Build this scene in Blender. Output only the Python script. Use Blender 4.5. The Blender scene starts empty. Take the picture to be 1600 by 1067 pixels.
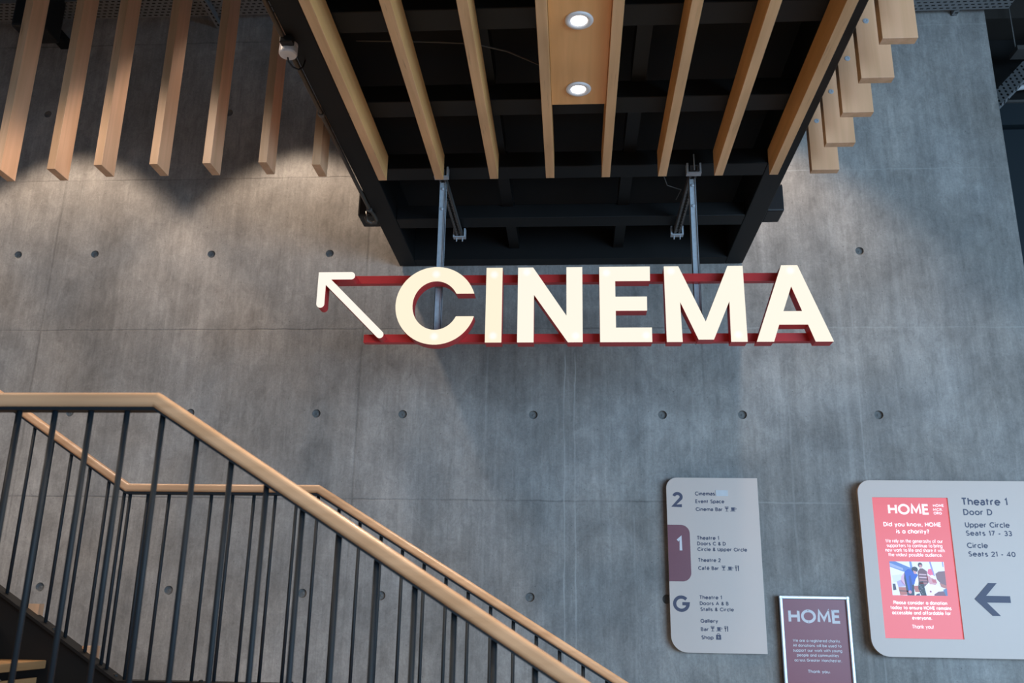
import bpy, bmesh, math, random
from mathutils import Vector, Matrix
random.seed(7)
S = bpy.context.scene
COL = S.collection
PI = math.pi

# ------------------------------------------------------------------ camera
# metres: X along the concrete wall, Y towards it (wall face at Y = 6.4), Z up
cam_d = bpy.data.cameras.new('camera')
cam = bpy.data.objects.new('camera', cam_d)
COL.objects.link(cam)
S.camera = cam
cam_d.sensor_width = 36.0
cam_d.lens = 1421.0 / 1600.0 * 36.0
R_right = Vector((0.9978, 0.0640, 0.0162)).normalized()
R_fwd = Vector((-0.066, 0.956, 0.2877)).normalized()
R_right = (R_right - R_fwd * R_right.dot(R_fwd)).normalized()
R_up = R_right.cross(R_fwd)
cam.matrix_world = Matrix(((R_right.x, R_up.x, -R_fwd.x, 0), (R_right.y, R_up.y, -R_fwd.y, 0),
                           (R_right.z, R_up.z, -R_fwd.z, 1.6), (0, 0, 0, 1)))
cam_d.clip_start = 0.05
cam_d.dof.use_dof = True
cam_d.dof.focus_distance = 5.6
cam_d.dof.aperture_fstop = 4.0

# ------------------------------------------------------------------ world, lights, exposure
S.view_settings.view_transform = 'Standard'
S.view_settings.look = 'None'
S.view_settings.gamma = 1.0
S.view_settings.use_curve_mapping = False
S.view_settings.exposure = 0.0
wd = bpy.data.worlds.new('world'); S.world = wd; wd.use_nodes = True
bg = wd.node_tree.nodes['Background']
bg.inputs[0].default_value = (0.55, 0.76, 1.0, 1)
bg.inputs[1].default_value = 0.16

def area(name, loc, target, sx, sy, power, col):
    d = bpy.data.lights.new(name, 'AREA'); d.shape = 'RECTANGLE'; d.size = sx; d.size_y = sy
    d.energy = power; d.color = col
    o = bpy.data.objects.new(name, d); COL.objects.link(o); o.location = loc
    o.rotation_euler = (Vector(target) - Vector(loc)).to_track_quat('-Z', 'Y').to_euler()
    return o
def spot(name, loc, target, power, col, angle, blend, r=0.03):
    d = bpy.data.lights.new(name, 'SPOT'); d.energy = power; d.color = col
    d.spot_size = math.radians(angle); d.spot_blend = blend; d.shadow_soft_size = r
    o = bpy.data.objects.new(name, d); COL.objects.link(o); o.location = loc
    o.rotation_euler = (Vector(target) - Vector(loc)).to_track_quat('-Z', 'Y').to_euler()
    return o
WARM = (1.0, 0.78, 0.60)
COOL = (0.47, 0.725, 1.0)
# daylight through the glazed right hand front of the foyer, out of frame behind and to the right of the camera
area('window_daylight', (6.0, -2.4, 1.8), (1.2, 4.5, -1.2), 7.0, 3.0, 860, COOL)
# row of ceiling spots washing down the concrete wall
for lx in (-5.75, -3.98, -2.12, 1.38):
    spot('wall_washer', (lx, 5.58, 6.0), (lx, 5.58, 0.0), 190 if lx > 0 else 208, WARM, 92 if lx > 0 else 86, 0.5 if lx > 0 else 0.25, 0.06)
# downlights of the foyer ceiling in front of the fins and under the walkway
for lx, ly in ((-5.9, 3.3), (-4.3, 3.3), (-2.6, 3.3), (-3.4, 1.4), (-5.2, 1.4)):
    spot('foyer_downlight', (lx, ly, 5.02), (lx, ly, 0.0), 95, WARM, 132, 0.5, 0.06)
for ly in (2.75, 2.2, 1.0, 0.2):
    spot('panel_downlight', (0.033, ly, 3.96), (0.033, ly, 0.0), 75, (1.0, 0.82, 0.62), 110, 0.6, 0.04)

# ------------------------------------------------------------------ helpers
def lin(r, g, b):
    f = lambda c: ((c / 255 + 0.055) / 1.055) ** 2.4 if c > 10 else c / 255 / 12.92
    return (f(r), f(g), f(b), 1)

def nodes(name):
    m = bpy.data.materials.new(name); m.use_nodes = True
    nt = m.node_tree
    return m, nt, nt.nodes['Principled BSDF']

def mat(name, col, rough=0.5, metal=0.0, spec=0.5, vary=0.06, scale=30.0, bump=0.0):
    m, nt, p = nodes(name)
    N = nt.nodes; Lk = nt.links
    geo = N.new('ShaderNodeNewGeometry')
    nz = N.new('ShaderNodeTexNoise'); nz.inputs['Scale'].default_value = scale; nz.inputs['Detail'].default_value = 4
    Lk.new(geo.outputs['Position'], nz.inputs['Vector'])
    mix = N.new('ShaderNodeMix'); mix.data_type = 'RGBA'
    mix.inputs[6].default_value = tuple(c * (1 - vary) for c in col[:3]) + (1,)
    mix.inputs[7].default_value = tuple(min(1, c * (1 + vary)) for c in col[:3]) + (1,)
    Lk.new(nz.outputs['Fac'], mix.inputs[0]); Lk.new(mix.outputs[2], p.inputs['Base Color'])
    p.inputs['Roughness'].default_value = rough; p.inputs['Metallic'].default_value = metal
    p.inputs['Specular IOR Level'].default_value = spec
    if bump:
        b = N.new('ShaderNodeBump'); b.inputs['Strength'].default_value = bump; b.inputs['Distance'].default_value = 0.002
        Lk.new(nz.outputs['Fac'], b.inputs['Height']); Lk.new(b.outputs[0], p.inputs['Normal'])
    return m

def emit(name, col, strength):
    m, nt, p = nodes(name)
    p.inputs['Base Color'].default_value = tuple(c * 0.5 for c in col[:3]) + (1,)
    p.inputs['Emission Color'].default_value = col
    p.inputs['Emission Strength'].default_value = strength
    p.inputs['Roughness'].default_value = 0.35
    return m

def wood(name, axis, base, dark, rough=0.45, edge=False):
    """birch-ply: grain stretched along one world axis; edge=True adds the layer lines of a cut edge"""
    m, nt, p = nodes(name)
    N = nt.nodes; Lk = nt.links
    geo = N.new('ShaderNodeNewGeometry')
    mp = N.new('ShaderNodeMapping')
    sc = [22.0, 22.0, 22.0]; sc[axis] = 1.2
    mp.inputs['Scale'].default_value = sc
    Lk.new(geo.outputs['Position'], mp.inputs['Vector'])
    nz = N.new('ShaderNodeTexNoise'); nz.inputs['Scale'].default_value = 1.0; nz.inputs['Detail'].default_value = 6
    nz.inputs['Distortion'].default_value = 0.4
    Lk.new(mp.outputs[0], nz.inputs['Vector'])
    r1 = N.new('ShaderNodeValToRGB')
    r1.color_ramp.elements[0].position = 0.3; r1.color_ramp.elements[0].color = dark
    r1.color_ramp.elements[1].position = 0.68; r1.color_ramp.elements[1].color = base
    Lk.new(nz.outputs['Fac'], r1.inputs[0])
    # sparse dark flecks and layer lines
    mp2 = N.new('ShaderNodeMapping')
    sc2 = [130.0, 130.0, 130.0]; sc2[axis] = 9.0 if not edge else 5.0
    mp2.inputs['Scale'].default_value = sc2
    Lk.new(geo.outputs['Position'], mp2.inputs['Vector'])
    n2 = N.new('ShaderNodeTexNoise'); n2.inputs['Scale'].default_value = 1.0; n2.inputs['Detail'].default_value = 2
    Lk.new(mp2.outputs[0], n2.inputs['Vector'])
    r2 = N.new('ShaderNodeValToRGB')
    r2.color_ramp.elements[0].position = 0.66 if edge else 0.72; r2.color_ramp.elements[0].color = (0, 0, 0, 1)
    r2.color_ramp.elements[1].position = 0.76 if edge else 0.8; r2.color_ramp.elements[1].color = (1, 1, 1, 1)
    Lk.new(n2.outputs['Fac'], r2.inputs[0])
    mul = N.new('ShaderNodeMath'); mul.operation = 'MULTIPLY'; mul.inputs[1].default_value = 0.5 if edge else 0.25
    Lk.new(r2.outputs[0], mul.inputs[0])
    mix = N.new('ShaderNodeMix'); mix.data_type = 'RGBA'
    Lk.new(mul.outputs[0], mix.inputs[0]); Lk.new(r1.outputs[0], mix.inputs[6])
    mix.inputs[7].default_value = tuple(c * 0.3 for c in dark[:3]) + (1,)
    # broad tone change from board to board
    n3 = N.new('ShaderNodeTexNoise'); n3.inputs['Scale'].default_value = 2.3; n3.inputs['Detail'].default_value = 1
    Lk.new(geo.outputs['Position'], n3.inputs['Vector'])
    mr = N.new('ShaderNodeMapRange'); mr.inputs[1].default_value = 0.3; mr.inputs[2].default_value = 0.7
    mr.inputs[3].default_value = 0.86; mr.inputs[4].default_value = 1.1
    Lk.new(n3.outputs['Fac'], mr.inputs[0])
    sc3 = N.new('ShaderNodeVectorMath'); sc3.operation = 'SCALE'
    Lk.new(mix.outputs[2], sc3.inputs[0]); Lk.new(mr.outputs[0], sc3.inputs['Scale'])
    Lk.new(sc3.outputs[0], p.inputs['Base Color'])
    p.inputs['Roughness'].default_value = rough
    b = N.new('ShaderNodeBump'); b.inputs['Strength'].default_value = 0.15; b.inputs['Distance'].default_value = 0.001
    Lk.new(nz.outputs['Fac'], b.inputs['Height']); Lk.new(b.outputs[0], p.inputs['Normal'])
    return m

def concrete(name):
    m, nt, p = nodes(name)
    N = nt.nodes; Lk = nt.links
    geo = N.new('ShaderNodeNewGeometry')
    pos = geo.outputs['Position']
    def noise(scale, detail, sx=1, sy=1, sz=1, rough=0.55, dist=0.0):
        mp = N.new('ShaderNodeMapping'); mp.inputs['Scale'].default_value = (sx, sy, sz)
        Lk.new(pos, mp.inputs['Vector'])
        n = N.new('ShaderNodeTexNoise'); n.inputs['Scale'].default_value = scale; n.inputs['Detail'].default_value = detail
        n.inputs['Roughness'].default_value = rough; n.inputs['Distortion'].default_value = dist
        Lk.new(mp.outputs[0], n.inputs['Vector']); return n.outputs['Fac']
    def mrange(x, a, b, c, d):
        r = N.new('ShaderNodeMapRange'); Lk.new(x, r.inputs[0])
        for i, v in enumerate((a, b, c, d)): r.inputs[i + 1].default_value = v
        return r.outputs[0]
    def math_(op, a, b=None, c=None):
        n = N.new('ShaderNodeMath'); n.operation = op
        for i, v in enumerate((a, b, c)):
            if v is None: continue
            if isinstance(v, (int, float)): n.inputs[i].default_value = v
            else: Lk.new(v, n.inputs[i])
        return n.outputs[0]
    blot = mrange(noise(0.9, 5, dist=0.3), 0.3, 0.7, 0.72, 1.20)
    blot2 = mrange(noise(3.6, 6, 1, 1, 0.8, 0.65, 0.5), 0.3, 0.72, 0.78, 1.17)
    streak = mrange(noise(1.0, 5, 9, 1, 0.55, 0.6), 0.3, 0.7, 0.84, 1.14)
    fine = mrange(noise(1.0, 5, 55, 1, 3.2, 0.7), 0.3, 0.7, 0.89, 1.10)
    speck = mrange(noise(60, 5, rough=0.8), 0.32, 0.68, 0.84, 1.13)
    mott = mrange(noise(13.0, 9, 1, 1, 0.6, 0.78, 1.0), 0.34, 0.66, 0.82, 1.16)
    blot = math_('MULTIPLY', blot, mott)
    v = math_('MULTIPLY', math_('MULTIPLY', math_('MULTIPLY', blot, blot2), math_('MULTIPLY', streak, fine)), speck)
    sep = N.new('ShaderNodeSeparateXYZ'); Lk.new(pos, sep.inputs[0])
    X, Z = sep.outputs[0], sep.outputs[2]
    wob = math_('MULTIPLY', math_('SUBTRACT', noise(7.0, 3), 0.5), 0.02)
    Xw = math_('ADD', X, wob); Zw = math_('ADD', Z, wob)
    # pour joints: every 1.26 m up, every 2.5 m along
    def joints(c, off, step, half):
        a = math_('PINGPONG', math_('SUBTRACT', c, off), step / 2)
        return mrange(a, half * 0.3, half, 1.0, 0.0)
    jh = joints(Zw, 2.365, 1.26, 0.008)
    jv = joints(Xw, -1.56, 2.5, 0.011)
    brk = mrange(noise(1.6, 4), 0.36, 0.6, 0.1, 0.75)
    right = mrange(X, 0.9, 1.3, 0.0, 1.0)
    left = math_('SUBTRACT', 1.0, math_('MULTIPLY', right, 0.85))
    jn = math_('MULTIPLY', math_('MULTIPLY', math_('MAXIMUM', jh, jv), brk), left)
    v = math_('MULTIPLY', v, math_('SUBTRACT', 1.0, math_('MULTIPLY', jn, 0.42)))
    # panels poured from slightly different batches
    fx = math_('FLOOR', math_('DIVIDE', math_('ADD', X, 1.56), 2.5)); fz = math_('FLOOR', math_('DIVIDE', math_('SUBTRACT', Z, 2.365), 1.26))
    wn = N.new('ShaderNodeTexWhiteNoise'); wn.noise_dimensions = '2D'
    cmb = N.new('ShaderNodeCombineXYZ'); Lk.new(fx, cmb.inputs[0]); Lk.new(fz, cmb.inputs[1]); Lk.new(cmb.outputs[0], wn.inputs['Vector'])
    v = math_('MULTIPLY', v, mrange(wn.outputs['Value'], 0, 1, 0.95, 1.05))
    # pinholes
    vo = N.new('ShaderNodeTexVoronoi'); vo.voronoi_dimensions = '2D'; vo.inputs['Scale'].default_value = 4.6
    cxz = N.new('ShaderNodeCombineXYZ'); Lk.new(X, cxz.inputs[0]); Lk.new(Z, cxz.inputs[1]); Lk.new(cxz.outputs[0], vo.inputs['Vector'])
    pin = mrange(vo.outputs['Distance'], 0.008, 0.024, 0.62, 1.0)
    v = math_('MULTIPLY', v, pin)
    # two lime drips running down the middle panel, and pale run marks to the right
    wob2 = math_('MULTIPLY', math_('SUBTRACT', noise(2.2, 4), 0.5), 0.05)
    Xd = math_('ADD', X, wob2)
    patch = mrange(noise(2.6, 4, 1, 1, 0.8), 0.35, 0.62, 0.25, 1.0)
    def drip(x0, half, ztop, amt):
        d = math_('ABSOLUTE', math_('SUBTRACT', Xd, x0))
        line = mrange(d, half * 0.4, half, 1.0, 0.0)
        below = mrange(Z, ztop - 0.05, ztop, 1.0, 0.0)
        return math_('MULTIPLY', math_('MULTIPLY', math_('MULTIPLY', line, below), patch), amt)
    dr = drip(-0.055, 0.007, 3.45, 0.5)
    for a in ((0.02, 0.007, 3.45, 0.45), (1.52, 0.010, 3.3, 0.16), (1.93, 0.022, 5.2, 0.14), (2.36, 0.026, 5.7, 0.16),
              (2.75, 0.012, 3.1, 0.18), (0.42, 0.01, 2.3, 0.2), (-0.62, 0.01, 3.6, 0.14), (2.02, 0.008, 5.0, 0.2)):
        dr = math_('MAXIMUM', dr, drip(*a))
    dr = math_('MAXIMUM', dr, math_('MULTIPLY', math_('MULTIPLY', math_('MULTIPLY', jh, brk), right), 0.33))
    # pale scuffs and dark damp patches
    sc1 = mrange(noise(5.0, 9, 1.6, 1, 0.5, 0.75, 1.2), 0.66, 0.76, 0.0, 0.22)
    dr = math_('MAXIMUM', dr, sc1)
    hue = mrange(noise(1.3, 4, dist=0.6), 0.35, 0.66, 0.0, 1.0)
    mix = N.new('ShaderNodeMix'); mix.data_type = 'RGBA'
    mix.inputs[6].default_value = (0.345, 0.340, 0.331, 1); mix.inputs[7].default_value = (0.335, 0.317, 0.296, 1)
    Lk.new(hue, mix.inputs[0])
    sc = N.new('ShaderNodeVectorMath'); sc.operation = 'SCALE'
    Lk.new(mix.outputs[2], sc.inputs[0]); Lk.new(v, sc.inputs['Scale'])
    mx = N.new('ShaderNodeMix'); mx.data_type = 'RGBA'
    Lk.new(dr, mx.inputs[0]); Lk.new(sc.outputs[0], mx.inputs[6]); mx.inputs[7].default_value = (0.62, 0.62, 0.6, 1)
    Lk.new(mx.outputs[2], p.inputs['Base Color'])
    p.inputs['Roughness'].default_value = 0.62
    p.inputs['Specular IOR Level'].default_value = 0.35
    b = N.new('ShaderNodeBump'); b.inputs['Strength'].default_value = 0.3; b.inputs['Distance'].default_value = 0.004
    h = math_('SUBTRACT', v, math_('MULTIPLY', jn, 0.8))
    Lk.new(h, b.inputs['Height']); Lk.new(b.outputs[0], p.inputs['Normal'])
    return m

M = {
    'concrete': concrete('board_marked_concrete'),
    'plug': mat('concrete_plug', (0.20, 0.20, 0.195, 1), 0.85, bump=0.6, vary=0.25, scale=60),
    'steel': mat('black_painted_steel', (0.0052, 0.0054, 0.0058, 1), 0.55, spec=0.3, vary=0.2, scale=8),
    'navy': mat('dark_blue_paint', (0.012, 0.022, 0.030, 1), 0.6),
    'dark': mat('dark_soffit', (0.005, 0.005, 0.0055, 1), 0.85),
    'brown': mat('brown_soffit', (0.03, 0.025, 0.021, 1), 0.8),
    'rail_steel': mat('blue_black_baluster_paint', (0.010, 0.015, 0.020, 1), 0.6, spec=0.3, vary=0.1),
    'galv': mat('galvanised_steel', (0.42, 0.47, 0.52, 1), 0.5, 0.1, vary=0.22, scale=45),
    'galv_dull': mat('dull_galvanised_steel', (0.13, 0.125, 0.12, 1), 0.5, 0.4, vary=0.2, scale=40),
    'tray': mat('grey_cable_tray', (0.24, 0.25, 0.26, 1), 0.6, 0.2),
    'conduit': mat('dark_bronze_conduit', (0.10, 0.085, 0.07, 1), 0.4, 0.5),
    'hole': mat('slot_shadow', (0.004, 0.004, 0.004, 1), 1.0),
    'white': mat('white_plastic', (0.70, 0.70, 0.72, 1), 0.4),
    'black': mat('black_plastic', (0.008, 0.008, 0.009, 1), 0.55),
    'cable': mat('grey_cable', (0.06, 0.055, 0.05, 1), 0.6),
    'red': mat('red_powder_coat', (0.55, 0.030, 0.030, 1), 0.42, vary=0.05),
    'slatY': wood('birch_ply_along_y', 1, (0.80, 0.42, 0.165, 1), (0.68, 0.345, 0.12, 1)),
    'slatYe': wood('birch_ply_edge_along_y', 1, (0.70, 0.43, 0.225, 1), (0.55, 0.32, 0.15, 1), edge=True),
    'finZ': wood('birch_ply_along_z', 2, (0.84, 0.475, 0.275, 1), (0.72, 0.40, 0.215, 1)),
    'finZe': wood('birch_ply_edge_along_z', 2, (0.68, 0.43, 0.265, 1), (0.52, 0.315, 0.17, 1), edge=True),
    'rail': wood('oak_handrail', 0, (0.68, 0.41, 0.235, 1), (0.52, 0.29, 0.15, 1), rough=0.32),
    'tread': wood('oak_tread', 1, (0.44, 0.26, 0.12, 1), (0.28, 0.16, 0.07, 1)),
    'floor': wood('pale_floor_boards', 1, (0.40, 0.32, 0.24, 1), (0.30, 0.23, 0.17, 1)),
    'ply_edge': mat('ply_edge', (0.40, 0.27, 0.17, 1), 0.6),
    'board': mat('warm_grey_board', (0.74, 0.61, 0.54, 1), 0.4, vary=0.01),
    'ink': mat('slate_blue_ink', (0.075, 0.075, 0.13, 1), 0.5),
    'maroon': mat('maroon_vinyl', (0.235, 0.074, 0.098, 1), 0.4),
    'paper_white': mat('printed_white', (0.80, 0.78, 0.82, 1), 0.5),
    'poster': mat('maroon_poster', (0.30, 0.085, 0.112, 1), 0.30, spec=0.3, vary=0.04, scale=6),
    'alu': mat('satin_aluminium', (0.62, 0.66, 0.72, 1), 0.35, 0.55),
    'screen': emit('screen_red', lin(236, 96, 100), 0.66),
    'screen_white': emit('screen_white', lin(255, 240, 244), 0.85),
    'lens': emit('downlight_lens', (1.0, 0.97, 0.94, 1), 6.0),
}

class B:
    """collects shapes in world metres, links them as ONE mesh object"""
    def __init__(s): s.bm = bmesh.new(); s.mi = 0
    def _set(s, fs):
        for f in fs: f.material_index = s.mi
    def box(s, x0, x1, y0, y1, z0, z1, bev=0.0):
        r = bmesh.ops.create_cube(s.bm, size=1.0)
        vs = r['verts']
        for v in vs:
            v.co = Vector(((x0 + x1) / 2 + v.co.x * (x1 - x0), (y0 + y1) / 2 + v.co.y * (y1 - y0), (z0 + z1) / 2 + v.co.z * (z1 - z0)))
        fs = set(f for v in vs for f in v.link_faces); s._set(fs)
        if bev:
            es = set(e for v in vs for e in v.link_edges)
            bmesh.ops.bevel(s.bm, geom=list(es), offset=bev, segments=2, profile=0.5, affect='EDGES')
        return s
    def bar(s, p0, p1, w, h, up=(0, 0, 1), bev=0.0):
        """rectangular bar from p0 to p1: w across, h along up"""
        p0 = Vector(p0); p1 = Vector(p1); d = (p1 - p0).normalized(); u = Vector(up)
        a = d.cross(u).normalized(); u = a.cross(d).normalized()
        vs = []
        for q in (p0, p1):
            for i, j in ((-1, -1), (1, -1), (1, 1), (-1, 1)):
                vs.append(s.bm.verts.new(q + a * (i * w / 2) + u * (j * h / 2)))
        fs = [s.bm.faces.new([vs[k] for k in q]) for q in ((0, 1, 2, 3), (7, 6, 5, 4), (0, 4, 5, 1), (1, 5, 6, 2), (2, 6, 7, 3), (3, 7, 4, 0))]
        s._set(fs)
        if bev:
            es = set(e for f in fs for e in f.edges)
            bmesh.ops.bevel(s.bm, geom=list(es), offset=bev, segments=2, profile=0.5, affect='EDGES')
        return s
    def sweep(s, pts, profile, up=(0, 0, 1)):
        """profile [(across, upward)] swept along pts with mitred bends, capped"""
        pts = [Vector(p) for p in pts]; n = len(pts); rings = []
        for i, p in enumerate(pts):
            d0 = (pts[i] - pts[i - 1]).normalized() if i else (pts[1] - pts[0]).normalized()
            d1 = (pts[i + 1] - pts[i]).normalized() if i < n - 1 else d0
            t = (d0 + d1).normalized(); u0 = Vector(up)
            a = d0.cross(u0)
            if a.length < 1e-4: a = d0.cross(Vector((1, 0, 0)))
            a.normalize(); u = a.cross(d0).normalized()
            ring = []
            for (w, h) in profile:
                q = a * w + u * h
                k = -q.dot(t) / max(1e-4, d0.dot(t))
                ring.append(s.bm.verts.new(p + q + d0 * k))
            rings.append(ring)
        fs = []
        m = len(profile)
        for r0, r1 in zip(rings, rings[1:]):
            for k in range(m): fs.append(s.bm.faces.new((r0[k], r0[(k + 1) % m], r1[(k + 1) % m], r1[k])))
        fs.append(s.bm.faces.new(rings[0][::-1])); fs.append(s.bm.faces.new(rings[-1]))
        s._set(fs); return s
    def tube(s, pts, r, seg=10):
        pr = [(r * math.cos(2 * PI * k / seg), r * math.sin(2 * PI * k / seg)) for k in range(seg)]
        up = (0, 0, 1)
        d = Vector(pts[-1]) - Vector(pts[0])
        if abs(d.normalized().z) > 0.95: up = (0, 1, 0)
        f0 = len(s.bm.faces); s.sweep(pts, pr, up)
        s.bm.faces.ensure_lookup_table()
        for f in s.bm.faces[f0:]:
            if len(f.verts) == 4: f.smooth = True
        return s
    def lathe(s, centre, axis, prof, seg=28):
        """prof [(radius, along)] turned round axis through centre"""
        c = Vector(centre); ax = Vector(axis).normalized()
        a = ax.orthogonal().normalized(); b = ax.cross(a)
        rings = []
        for r, z in prof:
            if r < 1e-6: rings.append([s.bm.verts.new(c + ax * z)])
            else: rings.append([s.bm.verts.new(c + ax * z + (a * math.cos(2 * PI * k / seg) + b * math.sin(2 * PI * k / seg)) * r) for k in range(seg)])
        fs = []
        for r0, r1 in zip(rings, rings[1:]):
            for k in range(seg):
                k2 = (k + 1) % seg
                q = [r0[k % len(r0)], r0[k2 % len(r0)], r1[k2 % len(r1)], r1[k % len(r1)]]
                q = list(dict.fromkeys(q))
                if len(q) > 2: fs.append(s.bm.faces.new(q))
        s._set(fs)
        bmesh.ops.recalc_face_normals(s.bm, faces=fs)
        return s
    def plate(s, loops, y0, y1):
        """XZ outline (first loop, further loops are holes) given thickness from y0 (front) to y1 (back)"""
        front = []; allf = []
        for y in (y0, y1):
            es = []; ring = []
            for lp in loops:
                vs = [s.bm.verts.new((x, y, z)) for x, z in lp]
                ring.append(vs)
                for i in range(len(vs)): es.append(s.bm.edges.new((vs[i], vs[(i + 1) % len(vs)])))
            r = bmesh.ops.triangle_fill(s.bm, use_beauty=True, use_dissolve=False, edges=es)
            fs = [g for g in r['geom'] if isinstance(g, bmesh.types.BMFace)]
            front.append(ring); allf += fs
        for la, lb in zip(front[0], front[1]):
            for i in range(len(la)):
                j = (i + 1) % len(la)
                allf.append(s.bm.faces.new((la[i], la[j], lb[j], lb[i])))
        s._set(allf)
        bmesh.ops.recalc_face_normals(s.bm, faces=allf)
        return s
    def flat(s, loop, y):
        f = s.bm.faces.new([s.bm.verts.new((x, y, z)) for x, z in loop])
        f.normal_update()
        if f.normal.y > 0: f.normal_flip()
        s._set([f]); return s

def obj(name, b, mats, parent=None, origin=None):
    me = bpy.data.meshes.new(name)
    o = bpy.data.objects.new(name, me); COL.objects.link(o)
    if parent is not None:
        root = parent
        while root.parent: root = root.parent
        sh = root.location.copy(); o.parent = parent
    else:
        if origin is None:
            xs = [v.co for v in b.bm.verts]
            lo = Vector([min(v[i] for v in xs) for i in range(3)]); hi = Vector([max(v[i] for v in xs) for i in range(3)])
            origin = ((lo.x + hi.x) / 2, (lo.y + hi.y) / 2, lo.z)
        sh = Vector(origin); o.location = sh
    bmesh.ops.translate(b.bm, verts=b.bm.verts, vec=-sh)
    b.bm.to_mesh(me); b.bm.free()
    for m in (mats if isinstance(mats, (list, tuple)) else [mats]): me.materials.append(m)
    return o
def tag(o, label, cat, group=None):
    o['label'] = label; o['category'] = cat
    if group: o['group'] = group
    return o
def thing(name, label, cat, loc, group=None):
    o = bpy.data.objects.new(name, None); COL.objects.link(o); o.location = loc; o.empty_display_size = 0.1
    return tag(o, label, cat, group)
def struct(o):
    o['kind'] = 'structure'; return o
def lab(o, label): o['label'] = label; return o
def arc(cx, cz, rx, rz, a0, a1, n=12):
    return [(cx + rx * math.cos(math.radians(a0 + (a1 - a0) * i / n)), cz + rz * math.sin(math.radians(a0 + (a1 - a0) * i / n))) for i in range(n + 1)]
def rrect(x0, x1, z0, z1, tl, tr, br, bl, n=8):
    p = []
    for (cx, cz, r, a) in ((x1 - tr, z1 - tr, tr, 0), (x0 + tl, z1 - tl, tl, 90), (x0 + bl, z0 + bl, bl, 180), (x1 - br, z0 + br, br, 270)):
        p += arc(cx, cz, r, r, a, a + 90, n) if r > 0 else [(cx, cz)]
    return p

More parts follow.
